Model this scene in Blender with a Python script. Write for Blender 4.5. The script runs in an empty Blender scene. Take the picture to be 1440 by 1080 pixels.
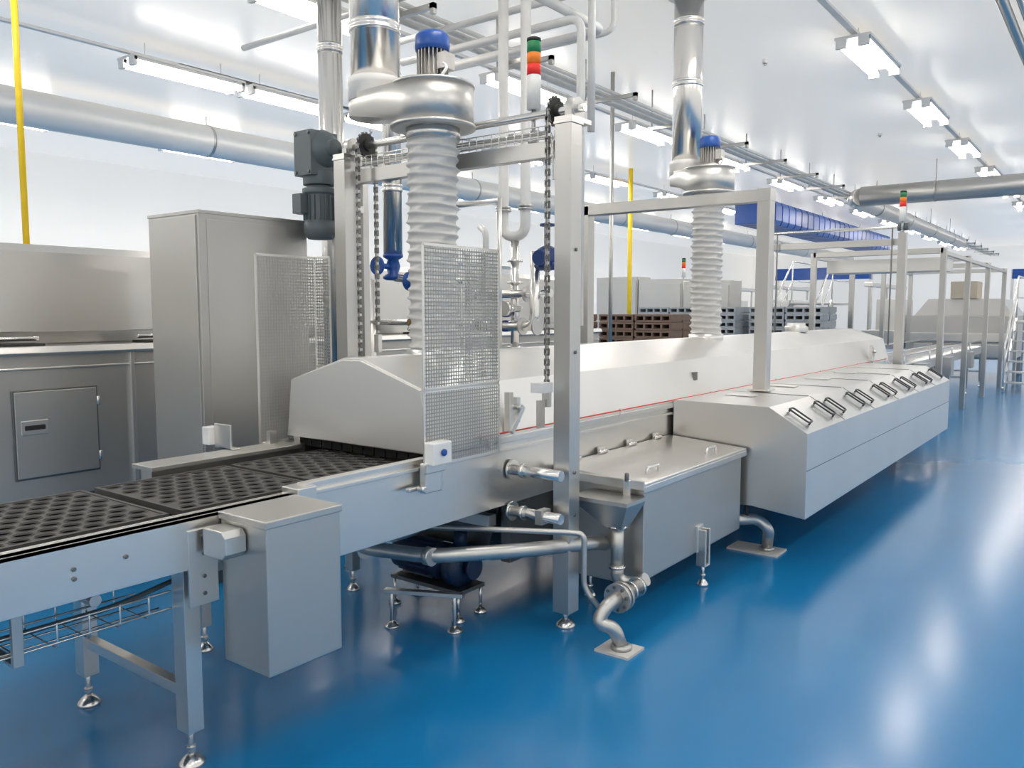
import bpy, bmesh, math, random
from mathutils import Vector, Matrix, geometry
random.seed(4)
sc = bpy.context.scene
PI = math.pi

# ------------------------------------------------------------------ materials
def new_mat(name):
    m = bpy.data.materials.new(name); m.use_nodes = True
    return m, m.node_tree.nodes, m.node_tree.links, m.node_tree.nodes['Principled BSDF']

def plain(name, col, rough=0.5, metal=0.0, var=0.06, scale=8.0, bump=0.0, emis=None, es=0, spec=None):
    m, n, l, b = new_mat(name)
    b.inputs['Roughness'].default_value = rough
    b.inputs['Metallic'].default_value = metal
    if spec is not None: b.inputs['Specular IOR Level'].default_value = spec
    tc = n.new('ShaderNodeTexCoord'); ns = n.new('ShaderNodeTexNoise')
    ns.inputs['Scale'].default_value = scale; ns.inputs['Detail'].default_value = 4
    l.new(tc.outputs['Object'], ns.inputs['Vector'])
    r = n.new('ShaderNodeValToRGB')
    r.color_ramp.elements[0].position = 0.3; r.color_ramp.elements[1].position = 0.7
    r.color_ramp.elements[0].color = (*[max(0, c*(1-var)) for c in col], 1)
    r.color_ramp.elements[1].color = (*[min(1, c*(1+var)) for c in col], 1)
    l.new(ns.outputs['Fac'], r.inputs['Fac']); l.new(r.outputs['Color'], b.inputs['Base Color'])
    if emis:
        b.inputs['Emission Color'].default_value = (*emis, 1); b.inputs['Emission Strength'].default_value = es
    return m

def steel(name, col=(0.72,0.72,0.71), rough=0.3, stretch=(2,60,60), rv=0.03, metal=1.0, var=0.04):
    # satin finish: only soft tonal drift and a small directional roughness change, no bump
    m, n, l, b = new_mat(name)
    b.inputs['Metallic'].default_value = metal
    tc = n.new('ShaderNodeTexCoord'); mp = n.new('ShaderNodeMapping'); ns = n.new('ShaderNodeTexNoise')
    mp.inputs['Scale'].default_value = stretch
    ns.inputs['Scale'].default_value = 4; ns.inputs['Detail'].default_value = 3
    l.new(tc.outputs['Object'], mp.inputs['Vector']); l.new(mp.outputs['Vector'], ns.inputs['Vector'])
    mr = n.new('ShaderNodeMapRange')
    mr.inputs['To Min'].default_value = rough-rv; mr.inputs['To Max'].default_value = rough+rv
    l.new(ns.outputs['Fac'], mr.inputs['Value']); l.new(mr.outputs['Result'], b.inputs['Roughness'])
    n2 = n.new('ShaderNodeTexNoise'); n2.inputs['Scale'].default_value = 1.3; n2.inputs['Detail'].default_value = 2
    l.new(tc.outputs['Object'], n2.inputs['Vector'])
    r = n.new('ShaderNodeValToRGB')
    r.color_ramp.elements[0].position = 0.3; r.color_ramp.elements[1].position = 0.7
    r.color_ramp.elements[0].color = (*[c*(1-var) for c in col], 1); r.color_ramp.elements[1].color = (*[min(1,c*(1+var)) for c in col], 1)
    l.new(n2.outputs['Fac'], r.inputs['Fac']); l.new(r.outputs['Color'], b.inputs['Base Color'])
    return m

ST  = steel('brushed_steel', (0.73,0.715,0.685), 0.30, (40,3,40), metal=0.92)
STV = steel('brushed_steel_vertical', (0.57,0.56,0.537), 0.29, (40,40,2), metal=0.92)
STH = steel('hood_steel', (0.80,0.785,0.755), 0.35, (30,2,30), metal=0.85)
STB = steel('blasted_steel', (0.55,0.54,0.515), 0.40, (45,45,45), metal=0.9)
STD = steel('dull_dark_steel', (0.22,0.217,0.207), 0.45, (20,20,20))
CHR = steel('polished_pipe', (0.74,0.725,0.70), 0.22, (8,8,8), metal=0.95)
GAL = steel('galvanised', (0.54,0.53,0.51), 0.34, (12,12,12), metal=0.9)
DUC = steel('bright_duct', (0.78,0.77,0.745), 0.38, (8,8,8), metal=0.2)
FAN = steel('fan_casing_steel', (0.66,0.65,0.625), 0.40, (20,20,20), metal=0.85)
MSH = plain('guard_wire', (0.50,0.495,0.48), 0.4, 0.6)
BLK = plain('black_rubber', (0.02,0.02,0.02), 0.6)
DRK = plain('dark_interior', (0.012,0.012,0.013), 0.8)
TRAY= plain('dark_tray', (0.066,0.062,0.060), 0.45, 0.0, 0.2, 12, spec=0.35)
TRAYD= plain('dark_tray_recess', (0.006,0.0057,0.0057), 0.9, 0.0, 0.15, 12, spec=0.1)  # recess shade put into the colour: darker copy of the tray
WPL = plain('white_plastic', (0.82,0.81,0.79), 0.4)
WPIPE = plain('white_pipe', (0.68,0.68,0.67), 0.35)
FLEX= plain('white_flex_duct', (0.60,0.595,0.58), 0.5, 0, 0.03, 30)
BLU = plain('blue_paint', (0.012,0.08,0.34), 0.35)
BLUV= plain('valve_blue', (0.008,0.035,0.16), 0.35)
PMP = plain('pump_dark_blue', (0.008,0.025,0.07), 0.4)
GRM = plain('gearmotor_grey', (0.105,0.13,0.14), 0.45)
HND = plain('dark_handle', (0.035,0.037,0.04), 0.4)
YEL = plain('yellow_pipe', (0.85,0.60,0.02), 0.4)
RED = plain('red_lens', (0.75,0.03,0.02), 0.3, emis=(0.8,0.02,0.01), es=0.15)
GRN = plain('green_lens', (0.02,0.22,0.08), 0.3, emis=(0.0,0.3,0.1), es=0.03)
ORG = plain('orange_lens', (0.85,0.22,0.02), 0.3, emis=(0.8,0.15,0.0), es=0.08)
REDL= plain('red_cord', (0.7,0.06,0.03), 0.5)
BRN = plain('brown_crate', (0.20,0.13,0.095), 0.6)
CRG = plain('grey_crate', (0.38,0.42,0.45), 0.6)
TAN = plain('cardboard', (0.50,0.44,0.35), 0.8)
BRS = plain('brass', (0.35,0.24,0.12), 0.35, 1.0)
CON = plain('plinth_tile', (0.62,0.60,0.57), 0.5)
CEILFRAME = plain('fixture_body', (0.74,0.735,0.72), 0.4)

def tube_emit():
    m = bpy.data.materials.new('fluorescent_tube'); m.use_nodes = True
    n, l = m.node_tree.nodes, m.node_tree.links
    b = n['Principled BSDF']; b.inputs['Base Color'].default_value = (1,1,1,1)
    b.inputs['Emission Color'].default_value = (1.0,0.93,0.84,1); b.inputs['Emission Strength'].default_value = 21
    return m
EMI = tube_emit()

def floor_mat():
    m, n, l, b = new_mat('blue_epoxy_floor')
    tc = n.new('ShaderNodeTexCoord'); a = n.new('ShaderNodeTexNoise'); a.inputs['Scale'].default_value = 0.7; a.inputs['Detail'].default_value = 4
    l.new(tc.outputs['Object'], a.inputs['Vector'])
    r = n.new('ShaderNodeValToRGB'); r.color_ramp.elements[0].position=.35; r.color_ramp.elements[1].position=.7
    r.color_ramp.elements[0].color=(0.005,0.180,0.43,1); r.color_ramp.elements[1].color=(0.010,0.205,0.475,1)
    l.new(a.outputs['Fac'], r.inputs['Fac']); l.new(r.outputs['Color'], b.inputs['Base Color'])
    a2 = n.new('ShaderNodeTexNoise'); a2.inputs['Scale'].default_value = 0.8; a2.inputs['Detail'].default_value = 2
    l.new(tc.outputs['Object'], a2.inputs['Vector'])
    mr = n.new('ShaderNodeMapRange'); mr.inputs['To Min'].default_value=.17; mr.inputs['To Max'].default_value=.205
    l.new(a2.outputs['Fac'], mr.inputs['Value']); l.new(mr.outputs['Result'], b.inputs['Roughness'])
    b.inputs['Specular IOR Level'].default_value = 0.7
    return m
FLO = floor_mat()

def panel_mat(name, col, axis_vec, width, rough=0.35, es=0, seam=0.93):
    # sandwich panels: thin seams every <width> metres along an axis
    m, n, l, b = new_mat(name)
    tc = n.new('ShaderNodeTexCoord'); d = n.new('ShaderNodeVectorMath'); d.operation='DOT_PRODUCT'
    d.inputs[1].default_value = axis_vec
    l.new(tc.outputs['Object'], d.inputs[0])
    dv = n.new('ShaderNodeMath'); dv.operation='DIVIDE'; dv.inputs[1].default_value=width
    l.new(d.outputs['Value'], dv.inputs[0])
    fr = n.new('ShaderNodeMath'); fr.operation='FRACT'; l.new(dv.outputs[0], fr.inputs[0])
    lt = n.new('ShaderNodeMath'); lt.operation='LESS_THAN'; lt.inputs[1].default_value=0.010
    l.new(fr.outputs[0], lt.inputs[0])
    mx = n.new('ShaderNodeMix'); mx.data_type='RGBA'
    mx.inputs['A'].default_value=(*col,1); mx.inputs['B'].default_value=(*[c*seam for c in col],1)
    l.new(lt.outputs[0], mx.inputs['Factor']); l.new(mx.outputs['Result'], b.inputs['Base Color'])
    b.inputs['Roughness'].default_value = rough
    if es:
        b.inputs['Emission Color'].default_value=(1.0,0.94,0.865,1); b.inputs['Emission Strength'].default_value=es  # fill glow added to panels that are no lamps
    return m
WALLM = panel_mat('white_wall_panel_fill_glow', (0.93,0.91,0.87), (0,1,0), 1.15, es=0.22, seam=0.88)  # plain walls with an added glow as fill light
WALLF = panel_mat('white_wall_panel_far_fill_glow', (0.93,0.91,0.87), (1,0,0), 1.15, es=0.22, seam=0.88)  # same added fill glow on the end walls
CEILM = panel_mat('ceiling_panel_fill_glow', (0.86,0.842,0.805), (0,1,0), 1.15, 0.3, es=0.27)  # plain ceiling panels; the glow is added fill light

# ------------------------------------------------------------------ mesh builder
class B:
    def __init__(s, name):
        s.name=name; s.bm=bmesh.new(); s.mats=[]
    def mi(s, m):
        if m not in s.mats: s.mats.append(m)
        return s.mats.index(m)
    def face(s, vs, mi, smooth=False):
        try: f=s.bm.faces.new(vs)
        except ValueError: return None
        f.material_index=mi; f.smooth=smooth; return f
    def hexa(s, c, mat):
        mi=s.mi(mat); v=[s.bm.verts.new(p) for p in c]
        for q in ((0,3,2,1),(4,5,6,7),(0,1,5,4),(1,2,6,5),(2,3,7,6),(3,0,4,7)): s.face([v[i] for i in q],mi)
    def box(s,x0,x1,y0,y1,z0,z1,mat):
        if x0>x1:x0,x1=x1,x0
        if y0>y1:y0,y1=y1,y0
        if z0>z1:z0,z1=z1,z0
        s.hexa([(x0,y0,z0),(x1,y0,z0),(x1,y1,z0),(x0,y1,z0),(x0,y0,z1),(x1,y0,z1),(x1,y1,z1),(x0,y1,z1)],mat)
    def rbox(s,c,size,rot,mat):
        M=rot.to_matrix() if hasattr(rot,'to_matrix') else rot
        c=Vector(c);hx,hy,hz=[a/2 for a in size]
        pts=[(-hx,-hy,-hz),(hx,-hy,-hz),(hx,hy,-hz),(-hx,hy,-hz),(-hx,-hy,hz),(hx,-hy,hz),(hx,hy,hz),(-hx,hy,hz)]
        s.hexa([c+M@Vector(p) for p in pts],mat)
    def bar(s,p0,p1,w,h,mat,up=(0,0,1)):
        p0=Vector(p0);p1=Vector(p1);d=(p1-p0).normalized();u=Vector(up)
        if abs(d.dot(u))>.98:u=Vector((0,1,0))
        r=d.cross(u).normalized();u=r.cross(d)
        a=[(-w/2,-h/2),(w/2,-h/2),(w/2,h/2),(-w/2,h/2)]
        s.hexa([p0+r*x+u*y for x,y in a][::-1]+[p1+r*x+u*y for x,y in a][::-1],mat)
    def rings(s,rings,mat,smooth=True,caps=True,closed=True):
        mi=s.mi(mat); R=[[s.bm.verts.new(p) for p in r] for r in rings]
        n=len(R[0])
        for a,b in zip(R[:-1],R[1:]):
            for i in range(n if closed else n-1):
                s.face([a[i],a[(i+1)%n],b[(i+1)%n],b[i]],mi,smooth)
        if caps:
            s.face(R[0][::-1],mi); s.face(R[-1],mi)
    def cyl(s,p0,p1,r,mat,r2=None,seg=20,caps=True,smooth=True):
        p0=Vector(p0);p1=Vector(p1);d=(p1-p0).normalized()
        u=Vector((0,0,1)) if abs(d.z)<.9 else Vector((1,0,0))
        x=d.cross(u).normalized();y=d.cross(x)
        if r2 is None:r2=r
        f=lambda p,q:[p+(x*math.cos(2*PI*i/seg)+y*math.sin(2*PI*i/seg))*q for i in range(seg)]
        s.rings([f(p0,r),f(p1,r2)],mat,smooth,caps)
    def tube(s,pts,r,mat,fil=0.0,seg=14,n=6,caps=True):
        pts=[Vector(p) for p in pts]
        if fil>0 and len(pts)>2:
            o=[pts[0]]
            for i in range(1,len(pts)-1):
                p=pts[i];a=(pts[i-1]-p);b=(pts[i+1]-p)
                k=min(fil,a.length*.49,b.length*.49);A=p+a.normalized()*k;C=p+b.normalized()*k
                for j in range(n+1):
                    t=j/n;o.append(A*(1-t)**2+p*2*t*(1-t)+C*t*t)
            o.append(pts[-1]);pts=o
        d=(pts[1]-pts[0]).normalized()
        u=Vector((0,0,1)) if abs(d.z)<.9 else Vector((1,0,0))
        x=d.cross(u).normalized();R=[]
        for i,p in enumerate(pts):
            if i==0:t=(pts[1]-p)
            elif i==len(pts)-1:t=(p-pts[i-1])
            else:t=(pts[i+1]-p).normalized()+(p-pts[i-1]).normalized()
            t=t.normalized();x=(x-t*x.dot(t)).normalized();y=t.cross(x)
            R.append([p+(x*math.cos(2*PI*k/seg)+y*math.sin(2*PI*k/seg))*r for k in range(seg)])
        s.rings(R,mat,True,caps)
    def lathe(s,c,prof,mat,seg=28,axis='z',caps=True,smooth=True):
        c=Vector(c);R=[]
        for r,h in prof:
            ring=[]
            for i in range(seg):
                a=2*PI*i/seg;ca,sa=math.cos(a)*r,math.sin(a)*r
                ring.append(c+(Vector((ca,sa,h)) if axis=='z' else Vector((h,ca,sa)) if axis=='x' else Vector((sa,h,ca))))
            R.append(ring)
        s.rings(R,mat,smooth,caps)
    def prism(s,poly,axis,a0,a1,mat):
        f={'y':lambda p,a:(p[0],a,p[1]),'z':lambda p,a:(p[0],p[1],a),'x':lambda p,a:(a,p[0],p[1])}[axis]
        s.rings([[f(p,a0) for p in poly],[f(p,a1) for p in poly]],mat,False,True)
    def done(s,bevel=0.0,parent=None,seg=2):
        bm=s.bm
        bmesh.ops.recalc_face_normals(bm,faces=bm.faces[:])
        me=bpy.data.meshes.new(s.name);bm.to_mesh(me);bm.free()
        for m in s.mats:me.materials.append(m)
        ob=bpy.data.objects.new(s.name,me);sc.collection.objects.link(ob)
        if bevel:
            md=ob.modifiers.new('bevel','BEVEL');md.width=bevel;md.segments=seg;md.limit_method='ANGLE';md.angle_limit=math.radians(50)
            md.harden_normals=False
        if parent:ob.parent=parent
        return ob

def foot(b,x,y,ztop,r=0.035):
    b.cyl((x,y,0.02),(x,y,ztop),0.010,CHR,seg=10)
    b.lathe((x,y,0),[(r*1.1,0),(r*1.1,0.012),(r*.7,0.028),(0.014,0.04)],CHR,seg=20)
    b.cyl((x,y,0.055),(x,y,0.07),0.018,CHR,seg=6,smooth=False)
def post(b,x,y,z0,z1,w,mat=STV,d=None):
    d=d or w
    b.box(x-w/2,x+w/2,y-d/2,y+d/2,z0,z1,mat)
def bolt(b,p,axis='x',r=0.008,h=0.006,sgn=1,mat=STD):
    p=Vector(p);v={'x':Vector((1,0,0)),'y':Vector((0,1,0)),'z':Vector((0,0,1))}[axis]*sgn
    b.cyl(p,p+v*h,r,mat,seg=6,smooth=False)
def flange(b,c,axis,r,t=0.014,mat=CHR,seg=24):
    c=Vector(c);v={'x':Vector((1,0,0)),'y':Vector((0,1,0)),'z':Vector((0,0,1))}[axis]
    b.cyl(c-v*t/2,c+v*t/2,r,mat,seg=seg)

# ------------------------------------------------------------------ room shell
XL,XR,Y0,Y1,H=-15.6,4.0,-4.0,41.0,4.4
b=B('floor'); b.box(XL,XR,Y0,Y1,-0.1,0,FLO); b.done()
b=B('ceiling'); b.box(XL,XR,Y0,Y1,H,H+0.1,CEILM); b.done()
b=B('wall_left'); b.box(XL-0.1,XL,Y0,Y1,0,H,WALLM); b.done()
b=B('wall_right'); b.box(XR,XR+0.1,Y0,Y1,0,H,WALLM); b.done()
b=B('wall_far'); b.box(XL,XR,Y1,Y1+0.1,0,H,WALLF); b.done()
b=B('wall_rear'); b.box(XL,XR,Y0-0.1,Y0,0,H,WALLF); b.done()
b=B('baseboard_left'); b.box(XL,XL+0.04,Y0,Y1,0,0.15,WPL); b.done(0.005)
b=B('baseboard_far'); b.box(XL+0.04,XR,Y1-0.04,Y1,0,0.15,WPL); b.done(0.005)

# ------------------------------------------------------------------ ceiling light fixtures
def light_mesh():
    b=B('ceiling_light_fixture')
    b.box(-0.17,0.17,-0.66,0.66,0.05,0.075,CEILFRAME)
    for x in (-0.105,0.105):
        b.box(x-0.05,x+0.05,-0.65,0.65,0.02,0.05,CEILFRAME)
        R=[]
        for y in (-0.62,0.62):
            R.append([(x+0.045*math.cos(a),y,0.02-0.05*math.sin(a)) for a in [PI*i/6 for i in range(7)]])
        b.rings(R,EMI,True,True,True)
        for y0,y1 in ((-0.66,-0.62),(0.62,0.66)): b.box(x-0.05,x+0.05,y0,y1,-0.035,0.05,CEILFRAME)
    for y in (-0.45,0.45): b.cyl((0,y,0.07),(0,y,0.25),0.006,CEILFRAME,seg=6)
    b.box(-0.03,0.03,-1.5,1.5,0.10,0.13,CEILFRAME)
    o=b.done(); return o
lm=light_mesh()
me=lm.data
first=True
rows=[(-12.2,4.15,-1.2),(-8.4,4.15,5.2),(-5.75,4.15,4.9),(-2.3,4.2,3.2),(1.3,4.2,3.2)]  # last row is out of view, added for its light
for X,Z,ys in rows:
    y=ys
    while y-3>-3.5: y-=3
    while y<(40 if X in (-2.3,-5.75) else 30):
        if first: o=lm; first=False
        else:
            o=bpy.data.objects.new('ceiling_light_fixture',me); sc.collection.objects.link(o)
        o.location=(X,y,Z); y+=3.0
for y in (6.62,):
    o=bpy.data.objects.new('ceiling_light_fixture',me); sc.collection.objects.link(o); o.location=(-8.4,y,4.15)

# ------------------------------------------------------------------ infeed conveyor
b=B('tray_conveyor')
b.box(-2.53,-2.49,-0.9,1.98,0.73,0.91,ST)
b.box(-2.56,-2.49,-0.9,1.98,0.895,0.91,ST)
b.box(-3.51,-3.47,-0.9,1.90,0.66,0.80,ST)
b.box(-3.53,-3.44,1.90,2.75,0.62,0.91,ST)
b.box(-3.57,-3.40,1.88,2.70,0.895,0.915,ST)
b.box(-3.47,-2.53,-0.9,2.1,0.73,0.745,STD)
for x in (-3.26,-2.74): b.box(x-0.02,x+0.02,-0.9,2.9,0.745,0.812,STD)
y=-0.8
while y<2.0:
    b.cyl((-3.47,y,0.70),(-2.53,y,0.70),0.02,GAL,seg=10); y+=0.4
for x in (-2.575,-3.32):
    post(b,x,1.53,0.13,0.80,0.075,ST,0.06)
    foot(b,x,1.53,0.13,0.042)
b.box(-3.29,-2.60,1.51,1.55,0.25,0.29,ST)
post(b,-3.42,2.12,0.12,0.75,0.05); foot(b,-3.42,2.12,0.12)
post(b,-3.40,2.30,0.12,0.64,0.08); foot(b,-3.40,2.30,0.12)
for x in (-2.575,-3.32):
    post(b,x,-0.3,0.13,0.80,0.075,ST,0.06); foot(b,x,-0.3,0.13)
b.box(-2.492,-2.482,1.49,1.60,0.60,0.865,ST)
for z in (0.84,0.78,0.70,0.64): bolt(b,(-2.482,1.545,z),'x')
for z in (0.86,0.83): bolt(b,(-2.49,1.12,z-0.03),'x')
bolt(b,(-2.49,1.28,0.83))
for x,z in ((-2.86,0.63),(-2.62,0.63),(-2.86,0.57),(-2.62,0.57),(-2.78,0.55),(-2.70,0.55)):
    b.cyl((x,-0.9,z),(x,1.5,z),0.0045,CHR,seg=6)
y=-0.88
while y<1.5:
    b.tube([(-2.86,y,0.635),(-2.86,y,0.55),(-2.62,y,0.55),(-2.62,y,0.635)],0.0038,CHR,0.02,6,3); y+=0.10
b.tube([(-2.80,-0.9,0.565),(-2.80,1.4,0.565),(-2.70,1.7,0.66)],0.010,GRM,0.1,8)
for y in (0.2,1.0):
    b.box(-2.88,-2.60,y-0.015,y+0.015,0.538,0.548,GAL); b.box(-2.62,-2.60,y-0.015,y+0.015,0.545,0.74,GAL)
b.done(0.003)

def tray(y0):
    b=B('baking_tray'); x0,x1=-3.32,-2.68; y1=y0+0.60; zt=0.885; zb=0.815; n=9; m_=7
    e=0.014
    mi=b.mi(TRAY); md=b.mi(TRAYD)
    cx=(x1-x0-2*e)/n; cy=(y1-y0-2*e)/(m_+0.5)
    for i in range(n):
        sh=0.5 if i%2 else 0.0
        Xa=x0+e+cx*i; Xb=Xa+cx
        ya,yb=(y0+e,y0+e+cy*0.5) if i%2 else (y1-e-cy*0.5,y1-e)
        b.face([b.bm.verts.new(p) for p in ((Xa,ya,zt),(Xb,ya,zt),(Xb,yb,zt),(Xa,yb,zt))],mi)
        for j in range(m_):
            X=x0+e+cx*(i+.5); Y=y0+e+cy*(j+.5+sh); hx,hy=cx/2,cy/2
            N=24; o=[];a=[];c=[]; ra,rb=0.0275,0.031
            for k in range(N):
                t=2*PI*k/N; ct,st=math.cos(t),math.sin(t); mm=max(abs(ct),abs(st))
                o.append(b.bm.verts.new((X+hx*ct/mm,Y+hy*st/mm,zt)))
                a.append(b.bm.verts.new((X+ra*ct,Y+rb*st,zt))); c.append(b.bm.verts.new((X+ra*.9*ct,Y+rb*.9*st,zt-0.04)))
            for k in range(N):
                q=(k+1)%N
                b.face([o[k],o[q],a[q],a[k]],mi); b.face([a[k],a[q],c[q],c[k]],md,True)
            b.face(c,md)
            b.rings([[(X+(ra+q)*math.cos(2*PI*k/20),Y+(rb+q)*math.sin(2*PI*k/20),zt+h) for k in range(20)] for q,h in ((0.0035,0.0),(0.002,0.003),(0.0,0.003),(-0.001,-0.004))],TRAY,True,False)
    for X0,X1,Y0_,Y1_ in ((x0,x0+e,y0,y1),(x1-e,x1,y0,y1),(x0+e,x1-e,y0,y0+e),(x0+e,x1-e,y1-e,y1)):
        b.box(X0,X1,Y0_,Y1_,zt-0.022,zt+0.003,TRAY); b.box(X0,X1,Y0_,Y1_,zb,zb+0.02,TRAY)
    for k in range(8):
        t=k/7
        for X in (x0,x1-e): b.box(X,X+e,y0+(y1-y0-0.03)*t,y0+(y1-y0-0.03)*t+0.03,zb+0.018,zt-0.02,TRAY)
        for Y in (y0,y1-e): b.box(x0+(x1-x0-0.03)*t,x0+(x1-x0-0.03)*t+0.03,Y,Y+e,zb+0.018,zt-0.02,TRAY)
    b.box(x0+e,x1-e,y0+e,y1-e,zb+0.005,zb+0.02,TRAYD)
    return b.done()
for y in (-0.34,0.29,0.94,1.59,2.22,2.85): tray(y)

# near junction box
b=B('electrical_junction_box')
b.box(-2.482,-2.228,1.615,1.93,0.38,0.895,STB)
b.box(-2.488,-2.222,1.607,1.938,0.885,0.912,STB)
b.box(-2.50,-2.482,1.65,1.90,0.5,0.85,ST)
b.prism([(-2.46,0.78),(-2.35,0.78),(-2.33,0.80),(-2.33,0.855),(-2.35,0.875),(-2.46,0.875)],'y',1.53,1.61,ST)
b.cyl((-2.40,1.607,0.83),(-2.40,1.545,0.83),0.03,CHR)
b.box(-2.56,-2.46,1.93,2.02,0.86,0.935,ST)
b.done(0.004)

# ------------------------------------------------------------------ main machine
YH0,YH1=2.70,11.4
b=B('tunnel_processing_machine')
hood=[(-3.52,0.95),(-3.455,1.255),(-3.06,1.375),(-2.94,1.375),(-2.55,1.25),(-2.475,0.985),(-2.475,0.95)]
b.prism(hood,'y',YH0,YH1,STH)
b.prism([(-3.50,0.955),(-3.462,1.248),(-3.06,1.365),(-2.94,1.365),(-2.545,1.243),(-2.49,0.955)],'y',YH0-0.012,YH0,STH)
b.box(-2.53,-2.485,1.98,YH1,0.62,0.945,ST)
b.box(-2.54,-2.465,1.96,YH1,0.90,0.915,ST)
b.box(-2.535,-2.462,3.15,YH1,0.945,0.975,ST)
b.box(-3.53,-3.48,2.75,YH1,0.62,0.95,ST)
b.box(-3.48,-2.53,2.0,YH1,0.62,0.65,ST)
b.box(-3.48,-2.53,3.5,YH1,0.65,0.95,DRK)  # dark block stands in for the shade inside the tunnel
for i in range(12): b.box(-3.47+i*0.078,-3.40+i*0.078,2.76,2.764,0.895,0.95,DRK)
b.prism([(-3.40,0.62),(-3.25,0.34),(-2.65,0.34),(-2.56,0.62)],'y',3.3,10.9,STD)
b.box(-2.56,-2.50,3.3,10.9,0.30,0.62,STD)
b.cyl((-2.452,2.95,1.0),(-2.452,11.2,1.0),0.0045,REDL,seg=6)
for y in (3.0,4.35,5.7,7.1,8.4,9.8,11.1):
    b.tube([(-2.475,y,0.965),(-2.452,y,0.965),(-2.452,y,1.0)],0.004,CHR,0.01,6)
    b.lathe((-2.452,y,1.0),[(0.012,-0.004),(0.012,0.004)],CHR,seg=10,axis='y')
for y in (3.38,10.55):
    b.box(-2.475,-2.44,y-0.16,y-0.13,1.00,1.20,ST); b.box(-2.475,-2.44,y-0.10,y-0.07,1.04,1.17,ST)
    b.rbox((-2.44,y-0.10,1.06),(0.02,0.16,0.03),Matrix.Rotation(0.9,3,'X'),ST)
    b.cyl((-2.47,y-0.1,1.12),(-2.41,y-0.1,1.12),0.014,CHR)
for y in (5.55,): 
    b.box(-2.53,-2.505,y-0.03,y+0.03,1.10,1.16,STD)
b.lathe((-3.0,9.3,1.37),[(0.13,0),(0.13,0.06),(0.10,0.07),(0.10,0.10)],ST)
for y in (3.12,4.9,7.0,9.0,10.9):
    for x in (-3.50,):
        post(b,x,y,0.12,0.62,0.06); foot(b,x,y,0.12)
for y in (6.4,8.3,10.4):
    post(b,-2.54,y,0.12,0.36,0.06); foot(b,-2.54,y,0.12)
b.box(-3.50,-2.56,3.2,3.26,0.50,0.56,ST)
b.done(0.004)

# side enclosure with chamfered top
b=B('filter_enclosure')
pr=[(-2.46,0.33),(-2.46,1.0),(-1.80,0.995),(-1.555,0.845),(-1.555,0.305),(-1.90,0.345)]
b.prism(pr,'y',5.10,10.10,ST)
b.box(-1.556,-1.5525,5.10,10.10,0.607,0.612,STD)
for i in range(1,6):
    y=5.10+i*0.8333
    b.rbox((-1.6775,y,0.9215),(0.285,0.006,0.003),Matrix.Rotation(math.atan2(0.15,0.245),3,'Y'),STD)
    b.box(-2.45,-1.81,y-0.003,y+0.003,0.996,1.0,STD)
dirv=Vector((0.245,0,-0.15)).normalized(); nrm=Vector((0.15,0,0.245)).normalized()
for y in (5.28,5.80,6.06,6.60,6.86,7.42,7.68,8.22,8.48,9.02,9.28,9.85):
    c=Vector((-1.6675,y,0.918))+nrm*0.022
    s=Vector((0,0.042,0)); a=c-dirv*0.075; e=c+dirv*0.075
    b.tube([c-s,a-s,a+s,e+s,e-s,c-s],0.006,HND,0.02,8,5)
    for q in (a,e): b.cyl(q,q-nrm*0.024,0.007,HND,seg=8)
for y in (5.6,6.5,7.4,8.3,9.2): b.box(-2.30,-2.1,y,y+0.12,1.0,1.006,STH)
b.done(0.006)

# oil tank
b=B('oil_tank')
poly=[(-2.47,0.22),(-2.47,0.74),(-1.95,0.70),(-1.95,0.20),(-2.0,0.165),(-2.35,0.165)]
b.prism(poly,'y',3.72,5.04,STB)
b.hexa([(-2.47,3.68,0.745),(-1.925,3.68,0.705),(-1.925,5.06,0.705),(-2.47,5.06,0.745),(-2.47,3.68,0.765),(-1.925,3.68,0.725),(-1.925,5.06,0.725),(-2.47,5.06,0.765)],ST)
b.box(-1.932,-1.922,3.68,5.06,0.675,0.712,ST)
b.box(-2.47,-1.925,3.672,3.682,0.69,0.74,ST)
for y in (3.95,4.72):
    b.tube([(-2.02,y-0.07,0.725),(-2.02,y-0.07,0.765),(-2.02,y+0.07,0.765),(-2.02,y+0.07,0.725)],0.009,CHR,0.02,8,4)
for y in (3.85,4.15,4.5,4.85):
    b.box(-2.475,-2.455,y-0.03,y+0.03,0.74,0.80,ST); b.cyl((-2.45,y-0.05,0.775),(-2.45,y+0.05,0.775),0.012,CHR,seg=10)
for x in (-2.40,-2.02):
    b.box(x-0.02,x+0.02,3.655,3.675,0.64,0.74,CHR); b.cyl((x,3.66,0.73),(x,3.66,0.775),0.012,STD,seg=8)
b.box(-1.955,-1.935,4.36,4.44,0.20,0.36,ST)
b.box(-1.95,-1.89,4.37,4.385,0.12,0.34,ST); b.box(-1.95,-1.89,4.425,4.44,0.12,0.34,ST); b.box(-1.95,-1.89,4.37,4.44,0.12,0.13,ST)
foot(b,-1.92,4.405,0.12,0.03)
foot(b,-2.35,4.6,0.17,0.03); foot(b,-2.35,3.85,0.17,0.03)
b.done(0.005)

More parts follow.
